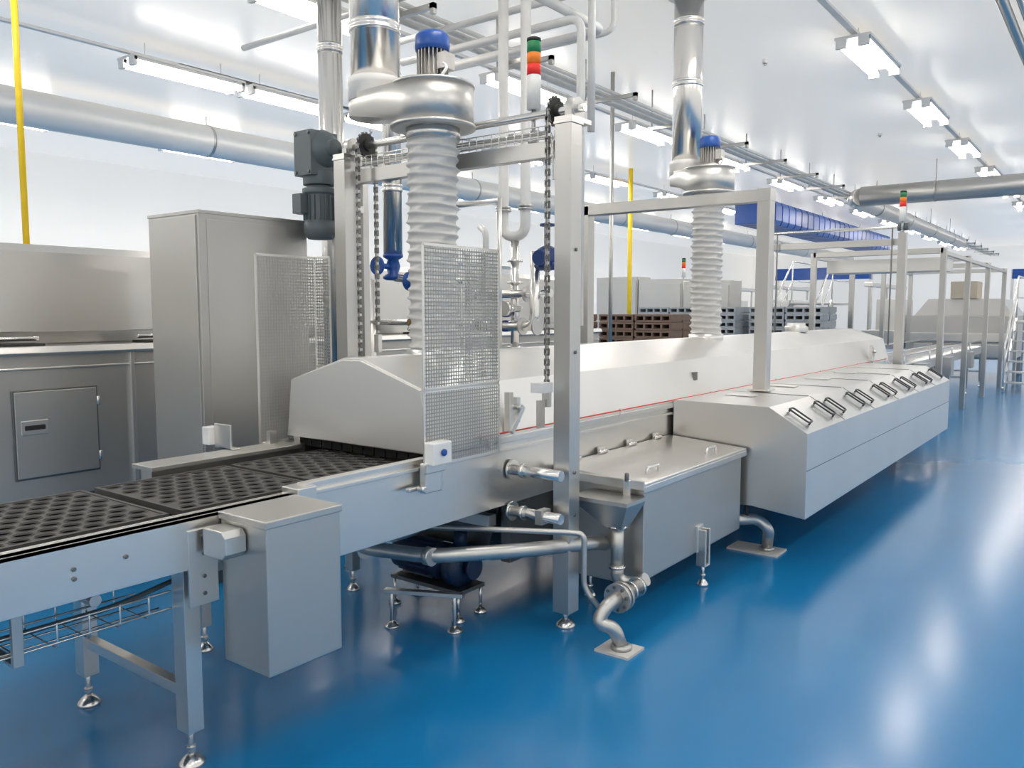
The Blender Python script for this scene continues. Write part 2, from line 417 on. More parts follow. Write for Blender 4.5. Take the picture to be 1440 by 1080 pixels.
# hopper + drain pipe in front of the tank
b=B('drain_valve_assembly')
b.rings([[(-2.26,3.50,0.655),(-1.93,3.50,0.655),(-1.93,3.70,0.655),(-2.26,3.70,0.655)],[(-2.26,3.50,0.635),(-1.93,3.50,0.635),(-1.93,3.70,0.635),(-2.26,3.70,0.635)],
         [(-2.09,3.57,0.50),(-2.00,3.57,0.50),(-2.00,3.66,0.50),(-2.09,3.66,0.50)]],STB,False)
b.cyl((-2.045,3.615,0.27),(-2.045,3.615,0.52),0.033,STB)
flange(b,(-2.045,3.615,0.50),'z',0.05); flange(b,(-2.045,3.615,0.29),'z',0.045)
b.tube([(-2.045,3.615,0.30),(-2.045,3.615,0.22),(-1.97,3.66,0.20),(-1.90,3.66,0.24)],0.034,GAL,0.05)
b.tube([(-1.92,3.60,0.22),(-1.91,3.52,0.22),(-1.90,3.36,0.22)],0.030,GAL,0.03)
flange(b,(-1.91,3.58,0.22),'y',0.05,0.02); flange(b,(-1.91,3.50,0.22),'y',0.05,0.02)
flange(b,(-1.90,3.40,0.225),'y',0.072,0.022,GAL); flange(b,(-1.90,3.37,0.225),'y',0.072,0.022,GAL)
for k in range(8):
    a=2*PI*k/8+.2; bolt(b,(-1.90+0.055*math.cos(a),3.359,0.225+0.055*math.sin(a)),'y',0.008,0.012,-1)
b.tube([(-1.90,3.38,0.225),(-1.90,3.28,0.225),(-1.93,3.22,0.14),(-1.86,3.27,0.12),(-1.84,3.30,0.02)],0.033,GAL,0.06)
b.lathe((-1.84,3.30,0.0),[(0.05,0.012),(0.05,0.03),(0.034,0.035)],GAL)
b.box(-1.94,-1.76,3.22,3.38,0.0,0.012,CON)
b.tube([(-3.1,2.62,0.56),(-2.12,3.28,0.53),(-2.05,3.30,0.53),(-2.05,3.30,0.26),(-1.98,3.34,0.16)],0.014,GAL,0.05)
b.done()
b=B('drain_pipe')
b.tube([(-2.3,5.02,0.30),(-2.0,5.06,0.24),(-1.90,5.20,0.24),(-1.82,5.22,0.18),(-1.86,5.30,0.02)],0.036,GAL,0.08)
flange(b,(-2.0,5.06,0.24),'x',0.06); b.cyl((-1.94,5.13,0.24),(-1.94,5.13,0.36),0.012,BLK)
b.box(-2.1,-1.76,5.20,5.40,0.0,0.012,CON); b.lathe((-1.86,5.30,0),[(0.05,0.012),(0.05,0.03),(0.036,0.035)],GAL)
b.done()

# under-machine piping and pump
b=B('circulation_pipework')
b.tube([(-3.3,2.75,0.50),(-3.0,2.70,0.44),(-2.60,2.80,0.44),(-2.30,3.15,0.44),(-2.12,3.55,0.42),(-2.2,3.75,0.35)],0.036,GAL,0.12)
flange(b,(-2.95,2.712,0.44),'x',0.054,0.012); 
for x,y in ((-2.60,2.80),): b.lathe((x,y,0.44),[(0.044,-0.02),(0.044,0.02)],GAL,axis='x')
for y,z in ((3.28,0.80),(3.28,0.585)):
    b.cyl((-2.49,y,z),(-2.17,y,z),0.027,CHR); flange(b,(-2.47,y,z),'x',0.05); flange(b,(-2.40,y,z),'x',0.036,0.02)
b.box(-2.3,-2.26,3.24,3.32,0.55,0.62,GAL)
b.tube([(-3.0,2.95,0.44),(-3.0,3.4,0.44),(-3.2,3.8,0.30)],0.035,GAL,0.08)
b.done()
b=B('circulation_pump')
px,py,pz=-3.0,3.2,0.27
b.lathe((px,py,pz),[(0.02,-0.20),(0.085,-0.19),(0.09,-0.14),(0.09,0.10),(0.10,0.11),(0.10,0.14),(0.05,0.15),(0.05,0.20),(0.115,0.21),(0.115,0.28),(0.05,0.30)],PMP,axis='x')
for k in range(14):
    a=2*PI*k/14; c=Vector((px-0.02,py+0.095*math.sin(a),pz+0.095*math.cos(a)))
    b.rbox(c,(0.22,0.006,0.02),Matrix.Rotation(-a,3,'X'),PMP)
b.lathe((px+0.25,py,pz),[(0.045,0.0),(0.045,0.08),(0.06,0.08),(0.06,0.10)],PMP,axis='x')
b.cyl((px+0.25,py,pz+.1),(px+0.25,py,0.45),0.035,PMP)
b.box(px-0.17,px+0.33,py-0.1,py+0.1,0.145,0.165,STD)
for x in (px-0.15,px+0.31):
    for y in (py-0.09,py+0.09):
        b.cyl((x,y,0.02),(x,y,0.16),0.008,CHR,seg=8); b.lathe((x,y,0),[(0.035,0),(0.035,0.01),(0.012,0.03)],CHR,seg=14)
b.done()
b=B('pump_stand')
for x,y in ((-2.92,2.86),(-2.62,3.0)):
    b.cyl((x,y,0.02),(x,y,0.19),0.010,CHR,seg=8); b.lathe((x,y,0),[(0.04,0),(0.04,0.01),(0.014,0.03)],CHR,seg=14)
b.bar((-2.95,2.84,0.19),(-2.58,3.02,0.19),0.04,0.02,ST); b.done(0.002)

# ------------------------------------------------------------------ hoist frames
def hoist(yc,z0r,name='hoist_frame',detail=True,z1=2.50,xr=-2.22):
    b=B(name); xl=-3.82; w=0.095; zs=z1+0.085; ys=yc+0.055
    for x,zb in ((xr,z0r),(xl,0.13)):
        post(b,x,yc,zb,z1,w,STV)
        b.box(x-w/2-0.006,x+w/2+0.006,yc-w/2-0.006,yc+w/2+0.006,z1,z1+0.012,ST)
        if zb<0.3: foot(b,x,yc,zb,0.045)
        else: b.box(x-0.09,x+0.09,yc-0.09,yc+0.09,zb,zb+0.012,ST)
    post(b,xl,yc+0.14,1.0,z1-0.03,0.05,STV); b.box(xl-0.03,xl+0.03,yc+0.04,yc+0.12,1.0,1.04,ST); b.box(xl-0.03,xl+0.03,yc+0.04,yc+0.12,2.2,2.24,ST)
    b.box(xl,xr,yc+0.045,yc+0.105,z1-0.13,z1-0.05,STV)
    if detail:
        b.cyl((xl-0.12,ys,zs),(xr+0.06,ys,zs),0.02,CHR)
        for x in (xl,xr):
            b.box(x-0.05,x+0.05,yc-0.05,yc+0.13,z1+0.012,z1+0.035,ST)
            b.lathe((x,ys,zs),[(0.055,-0.025),(0.055,0.025)],GAL,axis='x')
            b.box(x-0.02,x+0.02,ys-0.06,ys+0.06,z1+0.03,zs-0.01,GAL)
        for x in (xl+0.13,xr-0.11):
            b.lathe((x,ys,zs),[(0.035,-0.025),(0.035,-0.008),(0.07,-0.008),(0.07,0.008),(0.035,0.008),(0.035,0.025)],BLK,axis='x',smooth=False)
            for k in range(16):
                a=2*PI*k/16; b.rbox((x,ys+0.072*math.cos(a),zs+0.072*math.sin(a)),(0.012,0.014,0.014),Matrix.Rotation(a,3,'X'),STD)
            for dy in ((-0.072,0.072)):
                z=zs; k=0; zend=1.22 if dy<0 else 1.45
                while z>zend:
                    if k%2: 
                        b.box(x-0.012,x-0.008,ys+dy-0.010,ys+dy+0.010,z-0.034,z,STD); b.box(x+0.008,x+0.012,ys+dy-0.010,ys+dy+0.010,z-0.034,z,STD)
                    else:
                        b.box(x-0.007,x-0.003,ys+dy-0.010,ys+dy+0.010,z-0.034,z,GAL); b.box(x+0.003,x+0.007,ys+dy-0.010,ys+dy+0.010,z-0.034,z,GAL)
                    b.cyl((x-0.014,ys+dy,z-0.004),(x+0.014,ys+dy,z-0.004),0.006,STD,seg=6); z-=0.026; k+=1
                b.box(x-0.02,x+0.02,ys+dy-0.015,ys+dy+0.015,zend-0.10,zend+0.01,ST)
        x=xr-0.11; b.box(x-0.006,x+0.006,yc-0.10,yc-0.04,1.02,1.16,ST)
        b.box(xr-0.13,xr-0.05,yc-0.13,yc-0.05,1.20,1.25,WPL)
        zt=z1-0.05
        for k in range(4):
            b.tube([(xl+0.1,yc+0.05,zt+0.02+k*0.012),(xl+0.5,yc+0.06,zt+0.025+k*0.010),(-3.1,yc+0.055,zt+0.015+k*0.014),(xr-0.35,yc+0.06,zt+0.02+k*0.01),(xr-0.12,yc+0.04,zt+0.01+k*0.012),(xr-0.1,yc+0.02,zt-0.2)],0.006,(GAL,WPL,GAL,CHR)[k],0.05,6)
        for z in (zt+0.01,zt+0.07): b.cyl((xl+0.08,yc+0.03,z),(xr-0.08,yc+0.03,z),0.0035,CHR,seg=6)
        x=xl+0.1
        while x<xr-0.1: b.cyl((x,yc+0.03,zt),(x,yc+0.03,zt+0.07),0.003,CHR,seg=6); x+=0.05
        for z in (0.5,0.585,0.80,1.4,1.9): bolt(b,(xr+w/2,yc,z),'x',0.010)
    else:
        b.cyl((xl-0.05,yc,2.60),(xr+0.05,yc,2.60),0.02,CHR)
        for x in (xl,xr): b.lathe((x,yc,2.60),[(0.05,-0.06),(0.05,0.06)],GRM,axis='x')
        for x in (xl+0.12,xr-0.12): b.cyl((x,yc,1.2),(x,yc,2.6),0.010,STD,seg=6)
    return b.done(0.003)
hoist(3.40,0.08)
b=B('support_portal')
for x,zb in ((-2.20,1.006),(-3.76,0.13)):
    post(b,x,6.05,zb,2.49,0.10,STV); b.box(x-0.08,x+0.08,5.97,6.13,zb,zb+0.012,ST)
foot(b,-3.76,6.05,0.13,0.045)
b.box(-3.81,-2.15,6.0,6.10,2.41,2.50,STV)
b.box(-2.252,-2.148,5.995,6.105,2.41,2.505,STV)
b.done(0.004)
hoist(10.62,0.13,detail=False,z1=2.52,xr=-2.20)

# gear motor
b=B('gear_motor')
x,y=-4.08,3.42; dz=-0.04
b.lathe((x,y,2.635+dz),[(0.06,-0.10),(0.11,-0.09),(0.12,-0.04),(0.12,0.05),(0.10,0.09),(0.05,0.12),(0.05,0.16)],GRM,axis='x')
b.box(x-0.09,x+0.07,y-0.12,y+0.09,2.47+dz,2.74+dz,GRM)
b.cyl((x,y,2.50+dz),(x,y,2.42+dz),0.10,GRM); b.cyl((x,y,2.42+dz),(x,y,2.40+dz),0.075,GRM)
b.lathe((x,y,dz),[(0.105,2.40),(0.105,2.37),(0.09,2.36),(0.09,2.20),(0.10,2.19),(0.10,2.12),(0.075,2.09)],GRM)
for k in range(18):
    a=2*PI*k/18; b.rbox((x+0.094*math.cos(a),y+0.094*math.sin(a),2.28+dz),(0.02,0.006,0.15),Matrix.Rotation(a,3,'Z'),GRM)
b.box(x-0.16,x-0.08,y-0.06,y+0.05,2.25+dz,2.35+dz,GRM)
b.box(x-0.08,x-0.0,y-0.15,y-0.09,2.24+dz,2.36+dz,GRM)
for dx in (-0.07,0.05):
    for z in (2.49,2.72): bolt(b,(x+dx,y-0.12,z+dz),'y',0.012,0.01,-1,STD)
b.done(0.006)

# ------------------------------------------------------------------ fans with flex ducts
def fan(cx,cy,ox,oy,segs=64,dz=-0.06):
    b=B('exhaust_fan')
    # flexible duct: ring wires crossed by a shallow counter-helix, giving a diamond relief
    zb,zt=1.375,2.64+dz; pitch=0.050; nz=int((zt-zb)/0.0072); R=[]
    for i in range(nz+1):
        z=zb+(zt-zb)*i/nz; ring=[]
        for k in range(segs):
            a=2*PI*k/segs
            w1=(0.5+0.5*math.cos(2*PI*(z/pitch+a/(2*PI))))**3
            w2=(0.5+0.5*math.cos(2*PI*(z/pitch*0.5-3*a/(2*PI))))**4
            r=0.122+0.016*w1+0.011*w2
            ring.append((cx+r*math.cos(a)+0.006*math.sin(z*2.4),cy+r*math.sin(a),z))
        R.append(ring)
    b.rings(R,FLEX,True,True)
    b.lathe((cx,cy,0),[(0.15,1.33),(0.15,1.40)],ST); b.lathe((cx,cy,dz),[(0.143,2.58),(0.143,2.64)],ST)
    L=math.hypot(ox,oy); R2=0.215; ro=0.145
    pts=[Vector((cx+R2*math.cos(2*PI*k/48),cy+R2*math.sin(2*PI*k/48))) for k in range(48)]
    pts+=[Vector((cx+ox+ro*math.cos(2*PI*k/40),cy+oy+ro*math.sin(2*PI*k/40))) for k in range(40)]
    hull=[pts[i] for i in geometry.convex_hull_2d(pts)]
    def lift(s,z0,up):
        out=[]
        for p in hull:
            t=max(0,min(1,((p.x-cx)*ox+(p.y-cy)*oy)/(L*L)))
            out.append(((p.x-cx)*s+cx,(p.y-cy)*s+cy,z0+up*t*t))
        return out
    b.rings([lift(1,2.655+dz,0.10),lift(1,2.85+dz,0.02)],FAN,True)
    b.lathe((cx,cy,dz),[(0.20,2.64),(0.226,2.64),(0.226,2.655),(0.20,2.66)],FAN,seg=48)
    b.lathe((cx,cy,dz),[(0.20,2.845),(0.222,2.85),(0.222,2.862),(0.20,2.866)],FAN,seg=48)
    b.lathe((cx+ox,cy+oy,dz),[(0.15,2.84),(0.145,2.92),(0.150,2.925),(0.150,2.96),(0.142,2.965)],WPL)
    b.lathe((cx,cy,dz),[(0.12,2.86),(0.12,2.875),(0.10,2.88),(0.10,2.895),(0.068,2.90),(0.068,3.05)],GAL)
    for k in range(24):
        a=2*PI*k/24; b.rbox((cx+0.072*math.cos(a),cy+0.072*math.sin(a),2.97+dz),(0.022,0.004,0.13),Matrix.Rotation(a,3,'Z'),GAL)
    b.box(cx+0.05,cx+0.12,cy-0.04,cy+0.04,2.93+dz,3.01+dz,GAL)
    b.lathe((cx,cy,dz),[(0.088,3.035),(0.092,3.06),(0.088,3.11),(0.07,3.13),(0.03,3.135)],BLU)
    b.tube([(cx+0.11,cy-0.04,2.95+dz),(cx+0.16,cy-0.06,2.92+dz),(cx+0.14,cy-0.09,2.87+dz)],0.008,WPL,0.03,8)
    return b.done()
fan(-2.985,3.27,-0.43,0.0,dz=-0.085)
fan(-3.0,6.84,-0.27,0.11,dz=-0.02)

def stack(x,y,z0,r,joints,name='exhaust_duct',z1=H-0.005):
    b=B(name); b.cyl((x,y,z0),(x,y,z1),r,CHR,seg=32,caps=True)
    for z in joints:
        b.lathe((x,y,z),[(r+.001,-0.03),(r+0.008,-0.02),(r+0.008,-0.012),(r+.003,-0.006),(r+.003,0.006),(r+0.008,0.012),(r+0.008,0.02),(r+.001,0.03)],CHR,seg=32)
    b.lathe((x,y,z1-0.02),[(r+0.06,0),(r+0.06,0.019)],WPL,seg=32)
    return b.done()
stack(-3.415,3.27,2.875,0.135,(3.15,3.7,4.2))
stack(-3.27,6.95,2.92,0.13,(3.62,4.15))
stack(-4.63,4.0,0.0,0.085,(2.7,3.45,4.1))
stack(-4.38,4.35,2.02,0.07,(2.5,3.3))

# ------------------------------------------------------------------ mesh guards
def mesh_panel(b,o,u,v,mat=MSH,pitch=0.0165,w=0.0055,t=0.0015):
    o=Vector(o);u=Vector(u);v=Vector(v);ul,vl=u.length,v.length;U=u.normalized();V=v.normalized();N=U.cross(V)
    def strip(p,d,L,side):
        h=side*w/2; k=N*t/2
        a=[p-h-k,p+h-k,p+h+k,p-h+k]; b.hexa(a+[q+d*L for q in a],mat)
    n=int(ul/pitch)
    for i in range(n+1): strip(o+U*(ul*i/n),V,vl,U)
    n=int(vl/pitch)
    for i in range(n+1): strip(o+V*(vl*i/n),U,ul,V)
    for p,d,L,s in ((o,V,vl,U),(o+u,V,vl,U),(o,U,ul,V),(o+v,U,ul,V)):
        h=s*0.006;k=N*0.002; a=[p-h-k,p+h-k,p+h+k,p-h+k]; b.hexa(a+[q+d*L for q in a],ST)
b=B('safety_mesh_guard')
mesh_panel(b,(-2.44,2.60,0.92),(0,0.53,0),(0,0,0.33))
mesh_panel(b,(-2.44,2.60,1.26),(0,0.53,0),(0,0,0.63))
mesh_panel(b,(-2.66,3.13,1.27),(0.22,0,0),(0,0,0.62))
for y in (2.66,3.07): b.box(-2.47,-2.44,y-0.012,y+0.012,0.94,0.98,ST)
b.done()
b=B('safety_mesh_guard')
mesh_panel(b,(-3.56,2.56,0.92),(0,0.38,0),(0,0,0.97))
mesh_panel(b,(-3.56,2.94,1.30),(0.12,0,0),(0,0,0.59))
b.box(-3.56,-3.53,2.60,2.64,0.90,0.98,ST); b.box(-3.56,-3.53,2.86,2.90,0.90,0.98,ST)
b.done()
b=B('sensor_bracket')
b.box(-3.66,-3.52,2.36,2.37,0.915,1.04,ST); b.box(-3.72,-3.66,2.33,2.39,0.93,1.02,WPL); b.box(-3.62,-3.5,2.36,2.40,0.915,0.925,ST); b.done(0.003)

# emergency stop box
b=B('emergency_stop_box')
b.box(-2.435,-2.375,2.59,2.71,0.93,1.03,WPL)
b.lathe((-2.375,2.65,0.985),[(0.016,0),(0.016,0.014)],BLU,axis='x',seg=18)
b.box(-2.462,-2.425,2.59,2.70,0.80,0.935,ST)
b.rbox((-2.42,2.645,0.915),(0.02,0.13,0.05),Matrix.Rotation(0.0,3,'X'),ST)
b.cyl((-2.44,2.56,0.83),(-2.40,2.56,0.83),0.015,CHR); b.box(-2.462,-2.44,2.5,2.60,0.82,0.84,ST)
b.done(0.006)

# signal towers
def tower(x,y,z0,lift=0.0,s=1.0):
    b=B('signal_tower_light')
    b.lathe((x,y,z0),[(0.03,0),(0.03,0.01)],GAL,seg=14)
    b.cyl((x,y,z0),(x,y,z0+0.14*s+lift),0.012,GAL,seg=10)
    zz=z0+lift+0.12*s
    for h,m in ((0.17,WPL),(0.055,RED),(0.055,ORG),(0.055,GRN)):
        b.lathe((x,y,0),[(0.036*s,zz),(0.036*s,zz+h*s-0.004),(0.033*s,zz+h*s)],m,seg=20); zz+=h*s
    b.lathe((x,y,0),[(0.036*s,zz),(0.036*s,zz+0.015),(0.02*s,zz+0.022)],BLK,seg=20)
    return b.done()
tower(-2.48,3.475,2.452,0.05)
tower(-2.20,10.55,2.535)
tower(-6.6,14.0,1.70,0.4)

# ------------------------------------------------------------------ tall cabinet & left machine
b=B('electrical_cabinet')
b.box(-4.72,-4.20,2.65,3.41,0.08,2.165,STB)
b.box(-4.70,-4.22,2.67,3.39,0.0,0.08,STD)
b.box(-4.70,-4.22,2.642,2.65,0.12,2.14,STB)
b.box(-4.725,-4.195,2.645,3.415,2.15,2.17,STB)
b.box(-4.2,-4.196,2.70,3.36,0.12,2.12,STB)
b.done(0.006)

b=B('industrial_oven')
yA,yB=-1.5,9.0
b.box(-7.0,-5.40,yA,yB,0.42,1.33,STB)
b.prism([(-7.05,1.33),(-5.36,1.33),(-5.34,1.345),(-5.36,1.385),(-7.05,1.385)],'y',yA,yB,ST)
b.box(-6.9,-5.80,yA,yB,1.385,1.47,ST)
b.prism([(-6.95,1.47),(-5.56,1.47),(-5.60,1.98),(-5.66,2.03),(-6.95,2.03)],'y',yA,yB,STV)
b.box(-5.40,-5.385,yA,yB,1.24,1.255,ST)
b.box(-6.9,-5.5,yA,yB,0.30,0.42,STD)
y=yA+0.2
while y<yB:
    for x in (-6.8,-5.6): post(b,x,y,0.08,0.32,0.08); foot(b,x,y,0.09)
    y+=1.45
for y0 in (-0.35,0.88,2.11,3.6,4.9,6.2,7.5):
    y1=y0+0.52
    b.box(-5.40,-5.388,y0,y1,0.56,1.12,STD); b.box(-5.388,-5.38,y0+0.012,y1-0.012,0.572,1.108,STB)
    b.box(-5.382,-5.372,y0+0.04,y0+0.20,0.84,0.93,ST); b.box(-5.374,-5.366,y0+0.06,y0+0.18,0.87,0.90,BLK)
    for z in (0.66,1.02): b.cyl((-5.385,y1,z-0.03),(-5.385,y1,z+0.03),0.012,CHR,seg=8)
for y0 in (1.55,2.85): b.box(-5.40,-5.37,y0,y0+0.03,0.42,1.33,ST)
y=0.3
while y<yB: 
    b.box(-5.62,-5.45,y,y+0.25,1.385,1.40,BLK); b.cyl((-5.55,y,1.43),(-5.55,y+0.25,1.43),0.015,CHR,seg=8); y+=0.9
b.done(0.005)

b=B('gas_pipe'); b.cyl((-6.3,2.62,2.035),(-6.3,2.62,H-0.005),0.022,YEL); b.lathe((-6.3,2.62,2.04),[(0.04,0),(0.04,0.02)],YEL); b.done()
b=B('gas_pipe'); b.cyl((-8.0,14.5,0),(-8.0,14.5,H-0.005),0.045,YEL); b.lathe((-8,14.5,0.0),[(0.08,0),(0.08,0.02)],YEL); b.done()
b=B('vertical_pipe'); b.cyl((-5.0,8.6,0),(-5.0,8.6,H-0.005),0.025,GAL); b.lathe((-5,8.6,0.0),[(0.06,0),(0.06,0.02)],GAL); b.done()

# ------------------------------------------------------------------ overhead pipes
b=B('overhead_duct')
b.cyl((-10.8,-3.9,4.05),(-10.8,40.9,4.05),0.22,DUC,seg=32)
for y in range(-2,40,3):
    b.lathe((-10.8,y,4.05),[(0.227,-0.02),(0.227,0.02)],GAL,axis='y'); b.cyl((-10.8,y,4.26),(-10.8,y,H),0.008,GAL,seg=6)
b.done()
b=B('overhead_duct')
b.cyl((-4.3,17.0,3.82),(3.9,17.0,3.82),0.19,GAL,seg=28)
b.tube([(-4.3,17.0,3.82),(-4.5,17.3,3.82),(-4.5,30,3.82)],0.17,GAL,0.2,24)
for x in (-3,-1.5,0,1.5,3): b.lathe((x,17,3.82),[(0.197,-0.02),(0.197,0.02)],GAL,axis='x'); b.cyl((x,17,4.0),(x,17,H),0.01,GAL,seg=6)
for y in (19,22,25,28): b.lathe((-4.5,y,3.82),[(0.177,-0.02),(0.177,0.02)],GAL,axis='y'); b.cyl((-4.5,y,3.98),(-4.5,y,H),0.01,GAL,seg=6)
b.done()
b=B('overhead_duct'); b.cyl((-1.0,-3.9,4.2),(-1.0,40.9,4.2),0.045,GAL)
b.cyl((-0.88,-3.9,4.2),(-0.88,40.9,4.2),0.025,GAL)
for y in range(-2,40,2): b.cyl((-1.0,y,4.22),(-1.0,y,H),0.008,GAL,seg=6); b.box(-1.06,-0.84,y-0.02,y+0.02,4.24,4.25,GAL)
b.done()
b=B('overhead_pipe_rack')
for x,r,z in ((-4.90,0.035,3.98),(-4.75,0.028,3.97),(-4.62,0.022,3.965)):
    b.cyl((x,3.5,z),(x,40.5,z),r,WPIPE,seg=14)
y=4.8
while y<40:
    b.box(-5.05,-4.35,y-0.02,y+0.02,3.90,3.94,GAL); b.box(-4.39,-4.35,y-0.02,y+0.02,3.86,3.94,GAL); b.cyl((-5.0,y,3.92),(-5.0,y,H),0.01,GAL,seg=6); y+=1.6
b.done()
b=B('steam_pipework')
b.tube([(-3.54,4.6,3.98),(-3.54,4.6,2.12),(-3.35,4.6,2.12),(-3.35,4.6,3.80)],0.036,WPIPE,0.09,16)
b.tube([(-3.54,4.6,3.95),(-3.54,4.0,3.95),(-4.8,4.0,3.95)],0.036,WPIPE,0.1,16)
b.tube([(-3.35,4.6,3.75),(-3.35,5.6,3.75),(-4.9,5.6,3.75)],0.036,WPIPE,0.1,16)
b.tube([(-3.1,4.9,1.5),(-3.1,4.9,3.60),(-4.8,4.9,3.60)],0.030,WPIPE,0.1,16)
b.tube([(-3.2,5.2,2.9),(-3.2,5.2,3.9),(-5.6,5.2,3.9)],0.028,WPIPE,0.1,16)
b.tube([(-6.2,4.4,3.85),(-2.9,4.4,3.85),(-2.9,4.4,4.38)],0.026,WPIPE,0.1,16)
b.tube([(-6.4,6.2,3.95),(-3.6,6.2,3.95),(-3.6,6.2,4.38)],0.026,WPIPE,0.1,16)
for z in (2.3,2.32): flange(b,(-3.54,4.6,z),'z',0.055,0.012,GAL); flange(b,(-3.35,4.6,z),'z',0.055,0.012,GAL)
for z in (2.8,3.3): b.box(-3.62,-3.28,4.64,4.67,z,z+0.03,GAL)
b.done()
b=B('valve_manifold')
b.tube([(-3.44,4.6,2.09),(-3.44,4.6,1.15)],0.03,CHR,0,14)
b.tube([(-3.75,4.55,1.72),(-3.44,4.55,1.72),(-3.10,4.55,1.72)],0.028,CHR,0.05,14)
b.tube([(-3.62,4.5,1.55),(-3.62,4.5,2.15),(-3.75,4.6,2.2)],0.022,WPIPE,0.05,12)
b.tube([(-3.75,4.5,1.50),(-3.2,4.5,1.50),(-3.2,4.5,2.0)],0.034,CHR,0.08,14)
for z in (1.35,1.50,1.62,1.80,1.95): flange(b,(-3.44,4.6,z),'z',0.055,0.014,CHR)
for x in (-3.7,-3.55,-3.3,-3.18): flange(b,(x,4.55,1.72),'x',0.055,0.014,GAL); flange(b,(x,4.5,1.50),'x',0.06,0.014,GAL)
b.lathe((-3.10,4.5,1.95),[(0.03,-0.08),(0.065,-0.06),(0.065,0.06),(0.03,0.08)],BLUV)
b.lathe((-3.10,4.42,1.95),[(0.05,-0.02),(0.05,0.02)],BLUV,axis='y')
b.cyl((-3.10,4.5,2.0),(-3.10,4.5,2.16),0.02,BLUV); b.lathe((-3.10,4.5,2.16),[(0.05,0),(0.05,0.015)],BLUV)
b.cyl((-3.2,4.5,1.9),(-3.0,4.5,1.9),0.03,BLUV)
for z in (1.2,1.3): b.lathe((-3.44,4.5,z+0.3),[(0.04,-0.02),(0.04,0.02)],BLUV,axis='y')
b.cyl((-3.3,4.45,1.62),(-3.3,4.3,1.62),0.025,CHR); b.lathe((-3.3,4.3,1.62),[(0.05,-0.015),(0.05,0.015)],CHR,axis='y')
b.done()
b=B('valve_manifold')
x0,y0=-4.38,4.35
b.tube([(x0,y0,1.92),(x0,y0,1.85),(-4.05,y0,1.82),(-3.6,y0,1.82)],0.03,CHR,0.05,14)
b.lathe((x0,y0,1.93),[(0.05,-0.10),(0.075,-0.09),(0.075,-0.07),(0.04,-0.05),(0.055,0),(0.04,0.05),(0.075,0.07),(0.075,0.09)],BLU)
b.cyl((x0,y0,1.93),(x0,y0-0.16,1.93),0.02,BLU)
b.lathe((x0,y0-0.16,1.93),[(0.065,-0.01),(0.07,0),(0.065,0.01)],BLU,axis='y')
b.lathe((-4.12,y0,1.82),[(0.07,-0.10),(0.07,-0.08),(0.035,-0.05),(0.05,0),(0.035,0.05),(0.07,0.08),(0.07,0.10)],BLU,axis='x')
b.cyl((-4.12,y0,1.82),(-4.12,y0,2.0),0.018,BLU); b.lathe((-4.12,y0,1.99),[(0.055,0),(0.06,0.01),(0.055,0.02)],BLU)
b.tube([(-4.7,y0,1.52),(-3.7,y0,1.52)],0.022,CHR,0,14)
b.lathe((-4.12,y0,1.52),[(0.03,-0.09),(0.045,-0.07),(0.05,-0.02),(0.03,0.0),(0.05,0.03),(0.045,0.09)],BRS,axis='x')
b.cyl((-4.12,y0-0.02,1.52),(-4.12,y0-0.1,1.52),0.03,BRS)
for x in (-4.6,-3.75): b.cyl((x,y0,0),(x,y0,1.84),0.02,ST)
b.done()
b=B('cable_bracket_rail')
b.cyl((-3.9,4.05,2.28),(-3.15,4.05,2.28),0.018,ST); b.cyl((-3.88,4.05,0),(-3.88,4.05,2.30),0.018,ST)
b.cyl((-3.15,4.05,1.34),(-3.15,4.05,2.30),0.016,ST)
b.done()

# ------------------------------------------------------------------ background
def crates(name,x,y,nx,ny,nz,mat,s=(0.6,0.4,0.12),z0=0.12):
    b=B(name)
    b.box(x,x+nx*(s[0]+.02),y,y+ny*(s[1]+.02),0.06,z0,mat)
    for i in range(nx+1): b.box(x+i*(s[0]+.02)*0.94,x+i*(s[0]+.02)*0.94+0.06,y,y+ny*(s[1]+.02),0,0.06,mat)
    for i in range(nx):
        for j in range(ny):
            for k in range(nz):
                X=x+i*(s[0]+.02)+random.uniform(0,.01);Y=y+j*(s[1]+.02);Z=z0+k*s[2]
                b.box(X+.01,X+s[0]-.01,Y+.01,Y+s[1]-.01,Z,Z+s[2]*.25,mat)
                b.box(X,X+s[0],Y,Y+s[1],Z+s[2]*.72,Z+s[2]*.96,mat)
                for a in range(5):
                    xx=X+a*(s[0]-0.03)/4; b.box(xx,xx+0.03,Y,Y+s[1],Z+s[2]*.2,Z+s[2]*.75,mat)
    return b.done()
crates('crate_stack',-8.1,10.6,2,2,12,BRN)
crates('crate_stack',-6.6,11.0,2,2,12,BRN)
crates('crate_stack',-7.2,13.4,3,2,13,CRG)
crates('crate_stack',-5.2,13.6,2,2,13,CRG)
b=B('storage_cabinet')
for i in range(3):
    x=-9.6+i*1.05; b.box(x,x+1.03,15.9,16.5,0.1,2.35-0.06*i,STB); b.box(x+0.03,x+1.0,15.88,15.9,0.15,2.25-0.06*i,STB); b.box(x+0.92,x+0.95,15.86,15.88,1.0,1.2,BLK)
b.box(-9.6,-6.47,15.92,16.48,0,0.1,STD); b.done(0.005)
b=B('blue_ventilation_plenum')
for i in range(25):
    y=18.6+i*0.48
    b.prism([(-7.5,3.62),(-6.75,3.62),(-6.7,3.72),(-6.7,4.06),(-6.75,4.16),(-7.5,4.16)],'y',y,y+0.42,BLU)
b.box(-7.45,-6.75,18.62,30.5,3.66,4.12,BLU)
for y in (20,24,28,30): b.cyl((-7.1,y,4.1),(-7.1,y,H),0.012,GAL,seg=6)
b.done(0.01)
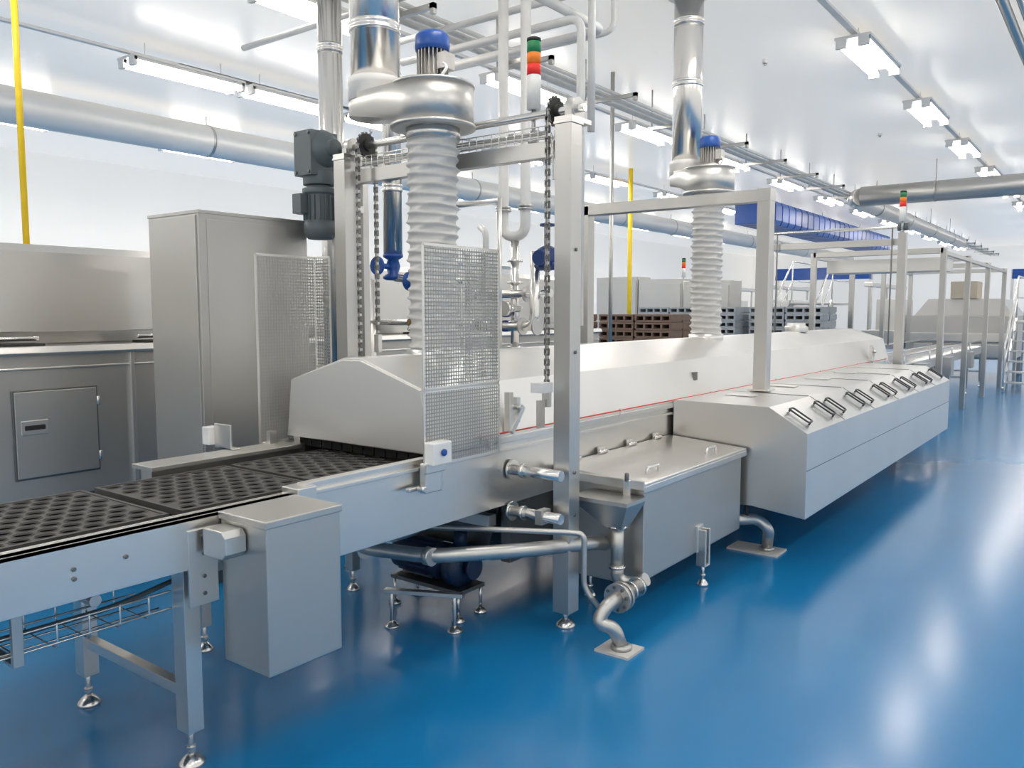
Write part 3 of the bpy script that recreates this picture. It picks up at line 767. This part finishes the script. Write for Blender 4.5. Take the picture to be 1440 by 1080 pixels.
def rollup(x0,x1,y,z,name='blue_dock_canopy'):
    b=B(name); b.prism([(y-0.3,z-0.18),(y,z-0.18),(y,z+0.18),(y-0.2,z+0.18)],'x',x0,x1,BLU)
    for x in (x0,x1): b.box(x-0.05,x+0.05,y-0.1,y,0,z+0.18,ST)
    b.done(0.01)
rollup(-9.0,-6.2,26.0,2.75); rollup(-3.6,2.0,36.0,3.0)
b=B('door_1'); b.box(XL+0.002,XL+0.05,18,21,0.002,3.0,CRG); b.box(XL+.05,XL+0.08,18.1,20.9,0.05,2.9,WPL); b.done()

# outfeed conveyor
b=B('outfeed_conveyor')
for x in (-3.45,-2.5): b.box(x-0.025,x+0.025,11.42,20.5,0.72,0.86,ST)
y=11.5
while y<20.4: b.cyl((-3.43,y,0.83),(-2.52,y,0.83),0.025,CHR,seg=10); y+=0.16
for y in (12.2,14.0,16.0,18.0,20.0):
    for x in (-3.45,-2.5): post(b,x,y,0.1,0.74,0.07); foot(b,x,y,0.1)
    b.box(-3.45,-2.5,y-0.02,y+0.02,0.3,0.34,ST)
    b.cyl((-2.45,y,0.86),(-2.45,y,1.0),0.012,CHR,seg=8)
b.cyl((-2.45,11.6,1.0),(-2.45,20.3,1.0),0.014,CHR,seg=8)
b.cyl((-3.5,11.6,1.0),(-3.5,20.3,1.0),0.014,CHR,seg=8)
for y in (12.9,15.0,17.2):
    b.box(-2.46,-2.30,y,y+0.28,0.55,0.85,STB)
b.done(0.003)

def portal(b,x0,x1,y,z,w=0.07):
    for x in (x0,x1): post(b,x,y,0.0,z,w)
    b.box(x0,x1,y-w/2,y+w/2,z-w,z,STV)
b=B('gantry_frame')
for y in (13.0,15.2,17.5,20.0): portal(b,-3.95,-2.15,y,2.5,0.08)
for x in (-3.95,-2.15): b.box(x-0.03,x+0.03,13,20,2.40,2.46,STV)
b.box(-3.9,-2.2,13.5,14.1,2.2,2.4,ST)
b.done(0.004)
b=B('outfeed_machine')
b.box(-4.2,-2.1,21.5,24.5,0.5,1.5,STB); b.prism([(-4.2,1.5),(-2.1,1.5),(-2.4,1.9),(-3.9,1.9)],'y',21.8,24.2,ST)
for x in (-4.1,-2.2):
    for y in (21.7,24.3): post(b,x,y,0,0.5,0.1)
b.box(-3.4,-2.85,21.6,22.4,1.9,2.30,TAN)
b.box(-4.3,-2.0,21.4,21.5,0.9,1.1,ST)
for x in (-3.9,-3.4,-2.9,-2.4): b.box(x-0.2,x+0.2,21.38,21.42,0.55,0.85,ST)
b.done(0.01)
def stairs(name,x0,x1,y0,n,rise,run,dirx=False):
    b=B(name)
    for i in range(n):
        b.box(x0,x1,y0+i*run,y0+(i+1)*run,(i+1)*rise-0.03,(i+1)*rise,ST)
    top=n*rise; L=n*run
    for x in (x0,x1):
        b.bar((x,y0,0.02),(x,y0+L,top),0.04,0.16,ST)
        b.tube([(x,y0,0.0),(x,y0,0.95),(x,y0+L,top+0.95),(x,y0+L+1.6,top+0.95),(x,y0+L+1.6,0)],0.02,CHR,0.1,10)
        b.tube([(x,y0,0.5),(x,y0+L,top+0.5),(x,y0+L+1.6,top+0.5)],0.014,CHR,0.1,8)
        for t in (0.33,0.66,1.0): b.cyl((x,y0+L*t,top*t),(x,y0+L*t,top*t+0.95),0.016,CHR,seg=8)
        post(b,x,y0+L,0,top,0.06)
    b.box(x0,x1,y0+L,y0+L+1.6,top-0.05,top,ST)
    return b.done(0.003)
stairs('access_stairs',-1.95,-1.25,18.8,7,0.2,0.26)
stairs('access_stairs',-6.3,-5.4,17.0,9,0.2,0.24)
b=B('packing_line')
for x in (-9.5,-7.8,-5.2):
    b.box(x,x+0.9,21,25,0.7,1.15,ST)
    for y in (21.2,23,24.8):
        for xx in (x+0.1,x+0.8): post(b,xx,y,0,0.7,0.07)
        post(b,x+0.1,y,1.15,2.3,0.05)
    b.box(x,x+0.2,21.1,24.9,2.2,2.3,ST)
    b.box(x+0.2,x+0.8,21.5,22.7,1.15,1.9,STH)
b.done(0.01)
for x,y in ((-3.4,9.2),(-3.4,5.6),(-9.5,9.0),(-3.3,14)):
    b=B('sprinkler_head')
    b.cyl((x,y,H-0.05),(x,y,H-0.002),0.03,WPL,seg=12); b.cyl((x,y,H-0.07),(x,y,H-0.05),0.015,GAL,seg=8)
    b.done()

# ------------------------------------------------------------------ world, camera
w=bpy.data.worlds.new('world'); sc.world=w; w.use_nodes=True
w.node_tree.nodes['Background'].inputs['Color'].default_value=(0.9,0.95,1,1); w.node_tree.nodes['Background'].inputs['Strength'].default_value=0.5
cam=bpy.data.cameras.new('camera'); co=bpy.data.objects.new('camera',cam); sc.collection.objects.link(co); sc.camera=co
cam.sensor_width=36; cam.lens=28.75; cam.clip_start=0.05; cam.clip_end=200
co.location=(0,0,1.6); co.rotation_euler=(math.radians(90-5.07),0,math.radians(37.0))
sc.view_settings.view_transform='Standard'
sc.view_settings.exposure=0.2
